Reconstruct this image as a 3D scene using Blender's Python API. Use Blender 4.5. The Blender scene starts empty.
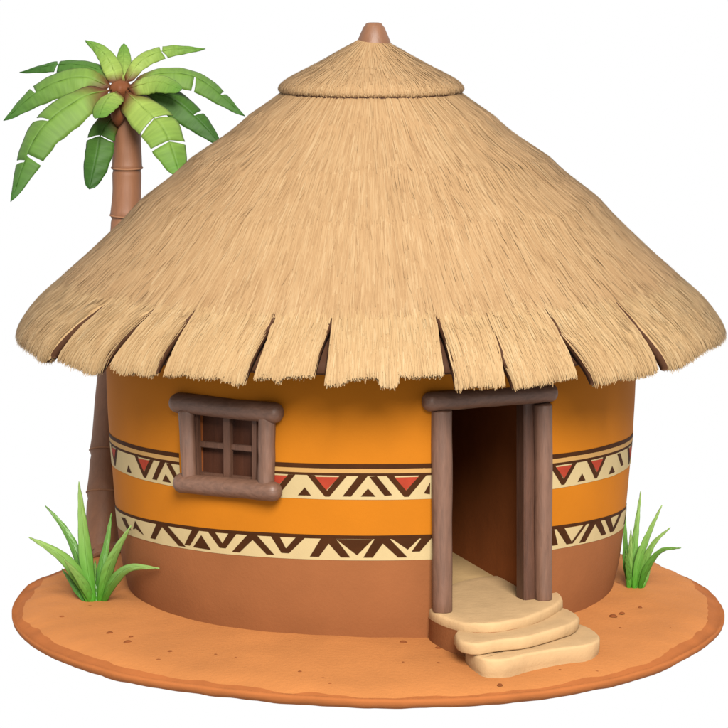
import bpy, bmesh, math, random
import numpy as np
from mathutils import Vector, noise

random.seed(7)
rng = np.random.default_rng(7)
scene = bpy.context.scene
COL = scene.collection
PI = math.pi

# ------------------------------------------------------------------ camera
F, PITCH, DIST = 2900.0, math.radians(8.8), 29.0
AX = 371.0                                   # hut axis in the picture (728 px wide)
TGT = Vector(((364 - AX) / 100.0, 0, 2.18))
FWD = Vector((0, math.cos(PITCH), -math.sin(PITCH)))
UP = Vector((0, math.sin(PITCH), math.cos(PITCH)))
RIGHT = Vector((1, 0, 0))
CAM = TGT - FWD * DIST
cd = bpy.data.cameras.new('camera')
cam = bpy.data.objects.new('camera', cd)
COL.objects.link(cam)
cam.location = CAM
cam.rotation_euler = (PI / 2 - PITCH, 0, 0)
cd.sensor_width = 36
cd.lens = 36 * F / 728
cd.clip_end = 500
scene.camera = cam


def ray(px, py):
    return (FWD + RIGHT * ((px - 364) / F) + UP * ((364 - py) / F)).normalized()


def at_y(px, py, Y):
    d = ray(px, py)
    return CAM + d * ((Y - CAM.y) / d.y)


def at_z(px, py, Z):
    d = ray(px, py)
    return CAM + d * ((Z - CAM.z) / d.z)


def z_of_y(py):
    return at_y(AX, py, 0).z


# ------------------------------------------------------------------ profiles
class Prof:
    course = 0

    """surface of revolution: s = length along the profile from the top"""
    def __init__(self, pts, it=3):
        p = [np.array(q, float) for q in pts]
        for _ in range(it):
            n = [p[0]]
            for a, b in zip(p[:-1], p[1:]):
                n += [a * .75 + b * .25, a * .25 + b * .75]
            n.append(p[-1]); p = n
        p = np.array(p)
        self.S = np.concatenate([[0], np.cumsum(np.hypot(*(p[1:] - p[:-1]).T))])
        self.R, self.Z = p[:, 0], p[:, 1]
        tr, tz = np.gradient(self.R, self.S), np.gradient(self.Z, self.S)
        self.NR, self.NZ = -tz, tr
        self.L = self.S[-1]

    def xyz(self, th, s, h):
        ss = np.clip(s, 0, self.L)
        r = np.interp(ss, self.S, self.R); z = np.interp(ss, self.S, self.Z)
        if self.course:
            h = h + 0.0 * th
            for c0, k in ((.85, 1.), (1.55, 1.2), (2.2, 1.)):
                d = ss + .035 * np.sin(th * 5 + c0 * 9) + .02 * np.sin(th * 13 + c0 * 5) + .012 * np.sin(th * 31 + c0) - c0
                h = h + self.course * k * np.where(d < 0, np.clip((d + .6) / .6, 0, 1) ** 1.5, np.clip(1 - d / .16, 0, 1))
        nr = np.interp(ss, self.S, self.NR); nz = np.interp(ss, self.S, self.NZ)
        ex = s - ss
        r = r + nr * h + nz * ex; z = z + nz * h - nr * ex
        return np.stack([r * np.sin(th), -r * np.cos(th), z], -1)

    def hit(self, px, py):
        d = ray(px, py)
        t0 = DIST - 5
        last = None
        for i in range(4000):
            P = CAM + d * (t0 + i * .0025)
            rr = math.hypot(P.x, P.y)
            # profile z ordering: Z decreasing with s
            if P.z > self.Z[0] or P.z < self.Z[-1]:
                continue
            s = float(np.interp(-P.z, -self.Z, self.S))
            if rr <= float(np.interp(s, self.S, self.R)):
                return math.atan2(P.x, -P.y), s
        raise ValueError('miss %s %s' % (px, py))


ROOF = Prof([(.55, z_of_y(62)), (.90, z_of_y(95)), (1.36, z_of_y(130)), (1.84, z_of_y(166)), (2.3, z_of_y(204)),
             (2.70, z_of_y(243)), (3.06, z_of_y(275)), (3.29, z_of_y(294)), (3.41, z_of_y(308)), (3.49, z_of_y(320)),
             (3.535, z_of_y(331)), (3.55, z_of_y(345))])
ROOF.course = .025
CAP = Prof([(.10, z_of_y(38)), (.16, z_of_y(41.5)), (.50, z_of_y(62)), (.77, z_of_y(75.5)), (.88, z_of_y(82.5)), (.92, z_of_y(88)),
            (.91, z_of_y(91.5)), (.85, z_of_y(92.5))])
WALL = Prof([(2.645, 3.38), (2.645, z_of_y(340)), (2.635, z_of_y(375)), (2.615, z_of_y(432)), (2.56, z_of_y(507)),
             (2.51, z_of_y(552)), (2.46, z_of_y(574)), (2.42, -.12), (2.40, -.2)], 2)


def wall_rz(z):
    return float(np.interp(-z, -WALL.Z, WALL.R))


def wall_hit(px, py):
    th, s = WALL.hit(px, py)
    return th, float(np.interp(s, WALL.S, WALL.Z))


def wall_pt(th, z, off=0):
    r = wall_rz(z) + off
    return Vector((r * math.sin(th), -r * math.cos(th), z))


def th_of_x(px, r=2.58):
    """angle of the front wall surface seen in picture column px"""
    lo, hi = -1.50, 1.50
    for _ in range(50):
        m = (lo + hi) / 2
        x = 364 + F * (r * math.sin(m) - CAM.x) / (-r * math.cos(m) - CAM.y) * 1 / (math.cos(PITCH) + 0.0)
        dep = (Vector((r * math.sin(m), -r * math.cos(m), 1.0)) - CAM).dot(FWD)
        x = 364 + F * (r * math.sin(m) - CAM.x) / dep
        if x < px: lo = m
        else: hi = m
    return (lo + hi) / 2


# ------------------------------------------------------------------ object helpers
def link(o, parent=None):
    COL.objects.link(o)
    if parent: o.parent = parent
    return o


def tag(o, label=None, cat=None, group=None, kind=None):
    if label: o['label'] = label
    if cat: o['category'] = cat
    if group: o['group'] = group
    if kind: o['kind'] = kind
    return o


def empty(name, label, cat, loc=(0, 0, 0), group=None):
    o = bpy.data.objects.new(name, None)
    link(o); o.location = loc
    o.empty_display_size = .2
    return tag(o, label, cat, group)


def mesh(name, verts, faces, mats, parent=None, smooth=True, mi=None, tone=None, uv=None):
    me = bpy.data.meshes.new(name)
    V = [tuple(map(float, v)) for v in verts]
    me.from_pydata(V, [], [tuple(int(i) for i in f) for f in faces])
    if not isinstance(mats, (list, tuple)): mats = [mats]
    for m in mats: me.materials.append(m)
    if mi is not None: me.polygons.foreach_set('material_index', list(mi))
    if smooth: me.polygons.foreach_set('use_smooth', [True] * len(me.polygons))
    if tone is not None:
        a = me.attributes.new('tone', 'FLOAT', 'POINT')
        a.data.foreach_set('value', np.asarray(tone, np.float32))
    if uv is not None:
        l = me.uv_layers.new(name='UVMap')
        idx = np.empty(len(me.loops), np.int32); me.loops.foreach_get('vertex_index', idx)
        l.data.foreach_set('uv', np.asarray(uv, np.float32)[idx].ravel())
    me.update()
    o = bpy.data.objects.new(name, me)
    link(o, parent)
    if parent is not None:
        wl = Vector((0, 0, 0)); p = parent
        while p: wl += Vector(p.location); p = p.parent
        if wl.length > 0:
            o.location = -wl
    return o


def grid_faces(nu, nv, base=0, flip=False, wrap=False):
    """vertex index = base + i*nv + j, i along u"""
    f = []
    m = nu if wrap else nu - 1
    for i in range(m):
        a = base + i * nv; b = base + ((i + 1) % nu) * nv
        for j in range(nv - 1):
            q = (a + j, b + j, b + j + 1, a + j + 1)
            f.append(q[::-1] if flip else q)
    return f


# ------------------------------------------------------------------ materials
def mat(name):
    m = bpy.data.materials.new(name); m.use_nodes = True
    nt = m.node_tree
    b = nt.nodes['Principled BSDF']
    return m, nt, b


def N(nt, t, **kw):
    n = nt.nodes.new(t)
    for k, v in kw.items():
        if k.startswith('_'): setattr(n, k[1:], v)
        else: n.inputs[k].default_value = v
    return n


def ramp(nt, fac, stops):
    r = nt.nodes.new('ShaderNodeValToRGB')
    el = r.color_ramp.elements
    while len(el) < len(stops): el.new(.5)
    for e, (p, c) in zip(el, stops):
        e.position = p; e.color = (*c, 1)
    nt.links.new(fac, r.inputs[0])
    return r


def coords(nt, scale=(1, 1, 1), kind='Object'):
    tc = nt.nodes.new('ShaderNodeTexCoord'); mp = nt.nodes.new('ShaderNodeMapping')
    mp.inputs['Scale'].default_value = scale
    nt.links.new(tc.outputs[kind], mp.inputs[0])
    return mp.outputs[0]


def bump(nt, b, h, strength=.3, dist=.01):
    bp = N(nt, 'ShaderNodeBump', Strength=strength, Distance=dist)
    nt.links.new(h, bp.inputs['Height']); nt.links.new(bp.outputs[0], b.inputs['Normal'])
    return bp


def lin(r, g, b):
    f = lambda c: ((c / 255 + .055) / 1.055) ** 2.4 if c > 10 else c / 255 / 12.92
    return (f(r), f(g), f(b))


def alb(r, g, b, k=2.65):
    """albedo of a surface that reads as this sRGB colour where light k falls on it"""
    return tuple(min(.9, c / k / 1.12) for c in lin(r, g, b))


def sc(c, k): return tuple(x * k for x in c)


def soft(name, col, var=.12, scale=2.2, rough=.85, bs=.25, fine=35, spec=.08, bd=.01):
    m, nt, b = mat(name)
    co = coords(nt)
    n = N(nt, 'ShaderNodeTexNoise', Scale=scale, Detail=5.0, Roughness=.55)
    nt.links.new(co, n.inputs['Vector'])
    r = ramp(nt, n.outputs['Fac'], [(.3, sc(col, 1 - var)), (.7, sc(col, 1 + var))])
    nt.links.new(r.outputs[0], b.inputs['Base Color'])
    n2 = N(nt, 'ShaderNodeTexNoise', Scale=fine, Detail=6.0, Roughness=.6)
    nt.links.new(co, n2.inputs['Vector'])
    bump(nt, b, n2.outputs['Fac'], bs, bd)
    b.inputs['Roughness'].default_value = rough
    b.inputs['Specular IOR Level'].default_value = spec
    return m


def straw(name, dark, mid, light, rough=.75):
    m, nt, b = mat(name)
    at = N(nt, 'ShaderNodeAttribute', _attribute_name='tone')
    co = coords(nt, (1, 1, 1), 'UV')
    mp = nt.nodes.new('ShaderNodeMapping'); mp.inputs['Scale'].default_value = (260, 5.5, 1)
    nt.links.new(co, mp.inputs[0])
    n = N(nt, 'ShaderNodeTexNoise', Scale=1.0, Detail=3.0, Roughness=.6)
    nt.links.new(mp.outputs[0], n.inputs['Vector'])
    mp2 = nt.nodes.new('ShaderNodeMapping'); mp2.inputs['Scale'].default_value = (26, 1.4, 1)
    nt.links.new(co, mp2.inputs[0])
    n2 = N(nt, 'ShaderNodeTexNoise', Scale=1.0, Detail=3.0, Roughness=.5)
    nt.links.new(mp2.outputs[0], n2.inputs['Vector'])
    a1 = N(nt, 'ShaderNodeMath', _operation='MULTIPLY_ADD'); a1.inputs[1].default_value = .42
    nt.links.new(n.outputs['Fac'], a1.inputs[0]); nt.links.new(at.outputs['Fac'], a1.inputs[2])
    a2 = N(nt, 'ShaderNodeMath', _operation='MULTIPLY_ADD'); a2.inputs[1].default_value = .45
    nt.links.new(n2.outputs['Fac'], a2.inputs[0]); nt.links.new(a1.outputs[0], a2.inputs[2])
    a3 = N(nt, 'ShaderNodeMath', _operation='SUBTRACT'); a3.inputs[1].default_value = .435
    nt.links.new(a2.outputs[0], a3.inputs[0])
    r = ramp(nt, a3.outputs[0], [(.0, dark), (.5, mid), (1.0, light)])
    nt.links.new(r.outputs[0], b.inputs['Base Color'])
    bump(nt, b, n.outputs['Fac'], .15, .008)
    b.inputs['Roughness'].default_value = rough
    b.inputs['Specular IOR Level'].default_value = .2
    return m


def wood(name, col, var=.3, rough=.5, scale=(9, 9, 1.2), spec=.4, kind='Object'):
    m, nt, b = mat(name)
    co = coords(nt, scale, kind)
    n = N(nt, 'ShaderNodeTexNoise', Scale=3.0, Detail=6.0, Roughness=.6, Distortion=.4)
    nt.links.new(co, n.inputs['Vector'])
    r = ramp(nt, n.outputs['Fac'], [(.25, sc(col, 1 - var)), (.5, col), (.8, sc(col, 1 + var))])
    nt.links.new(r.outputs[0], b.inputs['Base Color'])
    bump(nt, b, n.outputs['Fac'], .35, .012)
    b.inputs['Roughness'].default_value = rough
    b.inputs['Specular IOR Level'].default_value = spec
    return m


M = {}
M['straw'] = straw('thatch straw', alb(168, 122, 78, 2.35), alb(213, 171, 121, 2.35), alb(238, 206, 158, 2.35))
M['straw_eave'] = straw('eave straw', alb(176, 130, 84, 2.35), alb(222, 182, 129, 2.35), alb(245, 217, 170, 2.35))
M['straw_shade'] = straw('dark shade straw', alb(74, 40, 20), alb(102, 62, 34), alb(136, 90, 50))  # dark colour that paints shade in the slits and under the cap
M['orange'] = soft('orange limewash', alb(243, 146, 30), .045, 1.6, .75, .12, 30)
M['brown'] = soft('brown clay plaster', alb(192, 120, 73), .07, 1.8, .85, .25, 28)
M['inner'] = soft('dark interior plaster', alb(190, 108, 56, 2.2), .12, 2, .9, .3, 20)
M['cream'] = soft('cream paint', alb(252, 224, 166), .05, 3, .75, .1)
M['tan'] = soft('tan paint', alb(244, 190, 116), .05, 3, .75, .1)
M['dark'] = soft('dark brown paint', alb(88, 48, 18), .16, 6, .75, .1)
M['red'] = soft('red paint', alb(212, 80, 54), .1, 9, .75, .1)
M['wood'] = wood('smooth brown timber', alb(150, 108, 86))
M['wood_side'] = wood('timber rails', alb(150, 108, 86), scale=(2, 9, 9))
M['wood_dark'] = wood('dark jamb timber', alb(116, 76, 56))
M['shutter'] = wood('window lattice timber', alb(128, 88, 68), spec=.25, rough=.6)
M['board'] = wood('reddish brown boards', alb(104, 58, 36), .25, .7, (7, 7, .8), .2)
M['stone'] = soft('pale sandstone', alb(230, 190, 140, 1.98), .08, 3.5, .8, .35, 16, bd=.014)
M['landing_side'] = soft('clay riser', alb(205, 132, 82), .08, 3, .85, .3, 18)
M['floor'] = soft('packed clay floor', alb(236, 196, 138, 2.2), .08, 3, .9, .25, 18)
M['finial'] = wood('finial clay wood', alb(166, 112, 76), .16, .5, (6, 6, 2))
M['trunk'] = wood('palm bark', alb(170, 112, 74), .18, .6, (5, 5, .6))
M['ringm'] = soft('pale trunk ring', alb(196, 140, 104), .1, 8, .6, .2)


def soil(name, col, dk):
    m, nt, b = mat(name)
    co = coords(nt)
    n = N(nt, 'ShaderNodeTexNoise', Scale=1.1, Detail=6.0, Roughness=.55, Distortion=.3)
    nt.links.new(co, n.inputs['Vector'])
    r = ramp(nt, n.outputs['Fac'], [(.3, sc(col, .88)), (.55, col), (.75, sc(col, 1.08))])
    v = N(nt, 'ShaderNodeTexVoronoi', Scale=2.6); v.inputs['Randomness'].default_value = 1
    mp = coords(nt, (1, 1.3, 1))
    nt.links.new(mp, v.inputs['Vector'])
    n3 = N(nt, 'ShaderNodeTexNoise', Scale=14.0, Detail=4.0)
    nt.links.new(co, n3.inputs['Vector'])
    ad = N(nt, 'ShaderNodeMath', _operation='MULTIPLY_ADD'); ad.inputs[1].default_value = .14
    nt.links.new(n3.outputs['Fac'], ad.inputs[0]); nt.links.new(v.outputs['Distance'], ad.inputs[2])
    r2 = ramp(nt, ad.outputs[0], [(.105, (1, 1, 1)), (.135, (0, 0, 0))])
    mx = nt.nodes.new('ShaderNodeMix'); mx.data_type = 'RGBA'
    nt.links.new(r2.outputs[0], mx.inputs[0]); nt.links.new(r.outputs[0], mx.inputs[6]); mx.inputs[7].default_value = (*dk, 1)
    nt.links.new(mx.outputs[2], b.inputs['Base Color'])
    n2 = N(nt, 'ShaderNodeTexNoise', Scale=24.0, Detail=8.0, Roughness=.65)
    nt.links.new(co, n2.inputs['Vector'])
    bump(nt, b, n2.outputs['Fac'], .35, .02)
    b.inputs['Roughness'].default_value = .9
    b.inputs['Specular IOR Level'].default_value = .15
    return m


M['soil'] = soil('orange soil', alb(214, 138, 76, 1.85), alb(166, 96, 50, 1.85))
M['soil_edge'] = soft('terracotta soil edge', alb(192, 114, 62, 1.95), .1, 2.5, .9, .4, 14)
M['clod'] = soft('dark clod', alb(150, 84, 44, 1.9), .15, 20, .9, .4, 40)


def leafmat(name, base, tip, rough=.5, kscale=(1, 34), root=None):
    """tone = position along the leaf; veins from the UV"""
    m, nt, b = mat(name)
    at = N(nt, 'ShaderNodeAttribute', _attribute_name='tone')
    r = ramp(nt, at.outputs['Fac'], ([(.05, root), (.2, base), (1, tip)] if root else [(0, base), (1, tip)]))
    co = coords(nt, (kscale[0], kscale[1], 1), 'UV')
    n = N(nt, 'ShaderNodeTexNoise', Scale=1.0, Detail=3.0)
    nt.links.new(co, n.inputs['Vector'])
    mx = nt.nodes.new('ShaderNodeMix'); mx.data_type = 'RGBA'; mx.blend_type = 'MULTIPLY'
    r2 = ramp(nt, n.outputs['Fac'], [(.3, (.84, .86, .8)), (.7, (1.12, 1.1, 1.05))])
    mx.inputs[0].default_value = 1
    nt.links.new(r.outputs[0], mx.inputs[6]); nt.links.new(r2.outputs[0], mx.inputs[7])
    nt.links.new(mx.outputs[2], b.inputs['Base Color'])
    bump(nt, b, n.outputs['Fac'], .25, .01)
    b.inputs['Roughness'].default_value = rough
    b.inputs['Specular IOR Level'].default_value = .2
    return m


M['frond_pale'] = leafmat('pale frond', alb(178, 206, 98), alb(104, 160, 54), .6, root=alb(120, 70, 36))
M['frond_mid'] = leafmat('mid frond', alb(140, 180, 76), alb(66, 124, 42), .6, root=alb(120, 70, 36))
M['frond_deep'] = leafmat('deep frond', alb(96, 146, 54), alb(54, 106, 34), .6, root=alb(120, 70, 36))
M['petiole'] = soft('brown leaf stalk', alb(150, 90, 56), .1, 8, .5)
M['grass'] = leafmat('grass blade', alb(84, 176, 40), alb(186, 222, 128), .4, (3, 2))
M['grass_deep'] = leafmat('deeper grass blade', alb(70, 154, 38), alb(140, 188, 92), .4, (3, 2))

# ------------------------------------------------------------------ the hut
hut = empty('round_hut', 'round orange mud hut with a wide conical thatched roof and painted zigzag bands', 'hut')

# ---- wall -------------------------------------------------------
ZF = lambda x, y: wall_hit(x, y)[1]
ZB = {k: ZF(350, y) for k, y in dict(a=463.8, b=468.6, c=473.2, d=475.8, e=499.5, f=535.2, g=539, h=560.2).items()}
DRX = [ZB['h'] - .55, ZB['h'], ZB['g'], ZB['f'], ZB['e'], ZB['a'], ZB['a'] + .8]
DRY = [0, .16, .19, .20, .10, .125, 0]


def zdroop(z, th):
    return z - float(np.interp(z, DRX, DRY)) * (1 - max(0, math.cos(th)))


TH_W0, TH_W1 = th_of_x(196), th_of_x(262)             # window opening
ZW0, ZW1 = ZF(228, 482), ZF(228, 408)
TH_D0, TH_D1 = th_of_x(446), th_of_x(545)             # door opening
ZFLOOR = (ZF(441, 606) + ZF(543, 597)) / 2
ZD1 = ZF(490, 397)
print('floor z', ZFLOOR, 'door', ZD1, 'win', ZW0, ZW1, math.degrees(TH_D0), math.degrees(TH_D1))
TK = .24


def make_wall():
    ths = set(np.linspace(-PI, PI, 241)[:-1].tolist())
    for t in (TH_W0, TH_W1, TH_D0, TH_D1):
        ths = {x for x in ths if abs(x - t) > .008}; ths.add(t)
    ths = sorted(ths)
    zs = set(np.linspace(-.18, 3.37, 50).tolist())
    for t in (ZW0, ZW1, ZFLOOR - .02, ZD1, ZB['h']):
        zs = {x for x in zs if abs(x - t) > .03}; zs.add(t)
    zs = sorted(zs)
    nt_, nz = len(ths), len(zs)
    verts, faces, mi = [], [], []

    def zz(z, th):
        return zdroop(z, th)
    for side in (0, 1):
        for t in ths:
            for z in zs:
                q = zz(z, t)
                rr = wall_rz(q) - side * TK
                if side == 0:
                    rr += .010 * noise.noise(Vector((math.sin(t) * 1.6, math.cos(t) * 1.6, q * 1.3)))
                verts.append((rr * math.sin(t), -rr * math.cos(t), q))

    def is_open(i, j):
        tm = (ths[i] + (ths[(i + 1) % nt_] if i + 1 < nt_ else PI)) / 2
        zm = (zs[j] + zs[j + 1]) / 2
        return (TH_W0 < tm < TH_W1 and ZW0 < zm < ZW1) or (TH_D0 < tm < TH_D1 and ZFLOOR - .02 < zm < ZD1)
    V = lambda s, i, j: s * nt_ * nz + (i % nt_) * nz + j
    for i in range(nt_):
        for j in range(nz - 1):
            if is_open(i, j):
                for (ni, nj, e) in ((i - 1, j, ((i, j), (i, j + 1))), (i + 1, j, ((i + 1, j), (i + 1, j + 1))),
                                    (i, j - 1, ((i, j), (i + 1, j))), (i, j + 1, ((i, j + 1), (i + 1, j + 1)))):
                    if not is_open(ni, nj):
                        (a, b), (c, d) = e
                        faces.append((V(0, a, b), V(0, c, d), V(1, c, d), V(1, a, b))); mi.append(2)
                continue
            faces.append((V(0, i, j), V(0, i + 1, j), V(0, i + 1, j + 1), V(0, i, j + 1)))
            mi.append(1 if zs[j + 1] <= ZB['h'] + .001 else 0)
            faces.append((V(1, i, j + 1), V(1, i + 1, j + 1), V(1, i + 1, j), V(1, i, j))); mi.append(2)
    for i in range(nt_):
        faces.append((V(0, i, nz - 1), V(0, i + 1, nz - 1), V(1, i + 1, nz - 1), V(1, i, nz - 1))); mi.append(0)
    o = mesh('wall', verts, faces, [M['orange'], M['brown'], M['inner']], hut, True, mi)
    return o


wall = make_wall()


# ---- painted bands --------------------------------------------
def band_mesh(name, layers):
    """layers: list of (polygon in (theta, z), material index, lift). Cut finely and laid on the wall."""
    bm = bmesh.new()
    for poly, mi_, lift in layers:
        b2 = bmesh.new()
        vs = [b2.verts.new((t, z, 0)) for t, z in poly]
        b2.faces.new(vs)
        lo, hi = min(p[0] for p in poly), max(p[0] for p in poly)
        step = .02
        t = math.ceil(lo / step) * step
        while t < hi:
            bmesh.ops.bisect_plane(b2, geom=b2.verts[:] + b2.edges[:] + b2.faces[:], plane_co=(t, 0, 0), plane_no=(1, 0, 0), dist=1e-6)
            t += step
        bmesh.ops.triangulate(b2, faces=b2.faces[:])
        vm = {}
        for v in b2.verts:
            th, z = v.co.x, v.co.y
            q = zdroop(z, th)
            rr = wall_rz(q) + .010 * noise.noise(Vector((math.sin(th) * 1.6, math.cos(th) * 1.6, q * 1.3))) + lift
            vm[v] = bm.verts.new((rr * math.sin(th), -rr * math.cos(th), q))
        for f in b2.faces:
            if f.calc_area() < 1e-9: continue
            nf = bm.faces.new([vm[v] for v in f.verts]); nf.material_index = mi_; nf.smooth = True
        b2.free()
    me = bpy.data.meshes.new(name)
    bmesh.ops.recalc_face_normals(bm, faces=bm.faces[:])
    bm.normal_update()
    for f in bm.faces:
        c = f.calc_center_median()
        if f.normal.x * c.x + f.normal.y * c.y < 0: f.normal_flip()
    bm.to_mesh(me); bm.free()
    for k in ('cream', 'tan', 'dark', 'red'): me.materials.append(M[k])
    o = bpy.data.objects.new(name, me); link(o, hut)
    return o


def ring_poly(t0, t1, za, zb, wob=.003, seed=0, n=None):
    n = n or max(2, int((t1 - t0) / .04))
    ts = np.linspace(t0, t1, n + 1)
    w = lambda t, k: wob * noise.noise(Vector((t * 5, k, seed)))
    return [(t, za + w(t, 0)) for t in ts] + [(t, zb + w(t, 7.3)) for t in ts[::-1]]


DOORL, DOORR = th_of_x(434), th_of_x(546)
RNG0, RNG1 = DOORR, DOORL + 2 * PI       # the band runs round the back from one post to the other
WL, WR = th_of_x(183), th_of_x(274)


def full_ranges(interrupt):
    if interrupt: return [(DOORR, WL + 2 * PI), (WR + 2 * PI, DOORL + 2 * PI)]
    return [(DOORR, DOORL + 2 * PI)]


def strips(za, zb, mi_, lift, interrupt, seed):
    out = []
    for a, b in full_ranges(interrupt):
        t = a
        while t < b - 1e-6:
            e = min(b, t + .5)
            out.append((ring_poly(t, e, za, zb, .004, seed), mi_, lift)); t = e
    return out


jt = lambda k=.003: random.uniform(-k, k)


def stroke(t0, z0, t1, z1, w, w2=None):
    w2 = w2 or w
    return [(t0 - w, z0), (t0 + w, z0), (t1 + w2, z1), (t1 - w2, z1)]


def upper_band():
    a, b, c, d, e = (ZB[k] for k in 'abcde')
    L = []
    L += strips(b, a, 2, .004, True, 1)
    L += strips(c, b, 1, .004, True, 2)
    L += strips(d, c, 2, .0045, True, 3)
    L += strips(e, d, 0, .004, True, 4)
    H = d - e
    zf = lambda f: d - H * f

    def Vred(t, hw=.070, red=True):
        t += jt()
        L.append(([(t - hw, zf(.0)), (t - hw + .026, zf(.0)), (t, zf(.62) + jt()), (t + hw - .026, zf(0)), (t + hw, zf(0)), (t + .008, zf(.88)), (t - .008, zf(.88))], 2, .0075))
        if red:
            k = hw - .028
            L.append(([(t - k, zf(.06)), (t + jt(), zf(.61)), (t + k, zf(.05))], 3, .0105))

    def T(t, k=.024):
        L.append(([(t - k, zf(.86) + jt()), (t + k, zf(.86)), (t + jt(), zf(.52))], 2, .0075))

    def Lam(t):
        L.append(([(t - .026, zf(0)), (t + .006, zf(0)), (t - .052, zf(.86)), (t - .082, zf(.86))], 2, .0075))
        L.append(([(t + .012, zf(0.02)), (t + .038, zf(.0)), (t + .092, zf(.80)), (t + .066, zf(.83))], 2, .0078))
        T(t + .008, .026)
    X = th_of_x
    for x in (118, 148, 279, 328, 406, 560.7, 592.8, 626): Vred(X(x))
    for x in (132, 305.5, 578.6): T(X(x))
    Lam(X(366)); Lam(X(168)); T(X(608.5), .03)
    t = X(616.5); L.append((stroke(t - .03, zf(.05), t + .03, zf(.7), .016), 2, .0075))
    L.append(([(X(423), zf(.75)), (X(429), zf(.3)), (X(429), zf(.8))], 2, .0075))
    t = X(626) + .26
    k = 0
    while t < X(118) + 2 * PI - .2:
        Vred(t); T(t + .1)
        if k % 2: Lam(t + .23); t += .4
        else: t += .2
        k += 1
    return band_mesh('painted_band', L)


def lower_band():
    f_, g, h = ZB['f'], ZB['g'], ZB['h']
    L = []
    L += strips(g, f_, 2, .004, False, 5)
    L += strips(h, g, 0, .004, False, 6)
    H = g - h
    zf = lambda f: g - H * f
    X = th_of_x

    def st(x0, f0, x1, f1, w=.019, lift=.0075):
        L.append((stroke(X(x0), zf(f0 - .05), X(x1), zf(f1), w, w * .8), 2, lift))

    def tri(xa, xb, xc, fa=0.0, fc=.75):
        L.append(([(X(xa), zf(fa)), (X(xc), zf(fc)), (X(xb), zf(fa))], 2, .0082))

    def lam(x, l, r):
        st(x - 1, 0, l, .86, .021); st(x + 1, 0, r, .86, .021, .0078)
    st(252, 0, 270, .86); st(253, 0, 235, .86, .02, .0078)
    st(275, 0, 284.5, .74, .017); st(301, .0, 285, .74, .017, .0078)
    lam(328.3, 314, 345.5)
    tri(336, 373, 357)
    lam(382, 368, 403)
    tri(391, 420, 408, -.05, .5)
    st(427, 0, 416, .6)
    # left of the window
    L.append(([(X(120), zf(.2)), (X(124), zf(.15)), (X(129), zf(.7)), (X(125), zf(.75))], 2, .0075))
    L.append(([(X(134), zf(.1)), (X(131), zf(.6)), (X(134), zf(.5)), (X(142), zf(.75))], 2, .0075))
    st(159.5, 0, 151, .8, .022); st(163, 0, 181, .9, .024, .0078)
    st(196, 0, 186, .8, .018)
    L.append(([(X(192), zf(.85)), (X(210), zf(.88)), (X(201), zf(.2))], 2, .0075))
    st(211, 0, 222, .72, .017); st(233, 0, 222, .72, .017, .0078)
    # right of the door
    st(550, 0, 556, .8, .02); st(560, 0, 571, .85, .022); st(586, 0, 573, .85, .01, .0078)
    st(594, 0, 584, .9, .026); st(598, 0, 606, .8, .026); st(608.5, 0, 614.5, .8, .028)
    st(622, 0, 614.5, .8, .024, .0078)
    t = X(622) + .2
    k = 0
    while t < X(118) + 2 * PI - .15:
        L.append((stroke(t, zf(0), t - .07, zf(.86), .02), 2, .0075))
        L.append((stroke(t + .008, zf(0), t + .08, zf(.86), .02), 2, .0078))
        if k % 2: L.append(([(t + .06, zf(0)), (t + .13, zf(.75)), (t + .2, zf(0))], 2, .0082))
        t += .26; k += 1
    return band_mesh('painted_band', L)


ub = upper_band(); tag(ub, 'upper painted band with red triangles')
lb = lower_band(); tag(lb, 'lower painted band of dark brown zigzags')


# ---- rods, logs -------------------------------------------------
def tube(path, radii, seg=20, wob=.0, seed=0, caps=True, sq=1.0):
    """rounded log along a path (list of Vector); returns verts, faces"""
    P = [Vector(p) for p in path]
    n = len(P)
    V, Fc = [], []
    for i, p in enumerate(P):
        t = (P[min(n - 1, i + 1)] - P[max(0, i - 1)]).normalized()
        ref = Vector((0, 0, 1)) if abs(t.z) < .8 else Vector((0, 1, 0))
        u = t.cross(ref).normalized(); v = u.cross(t).normalized()
        for k in range(seg):
            a = 2 * PI * k / seg
            r = radii[i] * (1 + wob * noise.noise(Vector((math.cos(a) * .9 + seed, math.sin(a) * .9, i * .18 + seed))))
            ca, sa = math.cos(a), math.sin(a)
            if sq != 1.0:
                m = (abs(ca) ** sq + abs(sa) ** sq) ** (1 / sq); ca /= m; sa /= m
            V.append(p + u * (ca * r) + v * (sa * r))
    for i in range(n - 1):
        for k in range(seg):
            Fc.append((i * seg + k, (i + 1) * seg + k, (i + 1) * seg + (k + 1) % seg, i * seg + (k + 1) % seg))
    Fc.append(tuple(range(seg))); Fc.append(tuple(reversed(range((n - 1) * seg, n * seg))))
    return V, Fc


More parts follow.
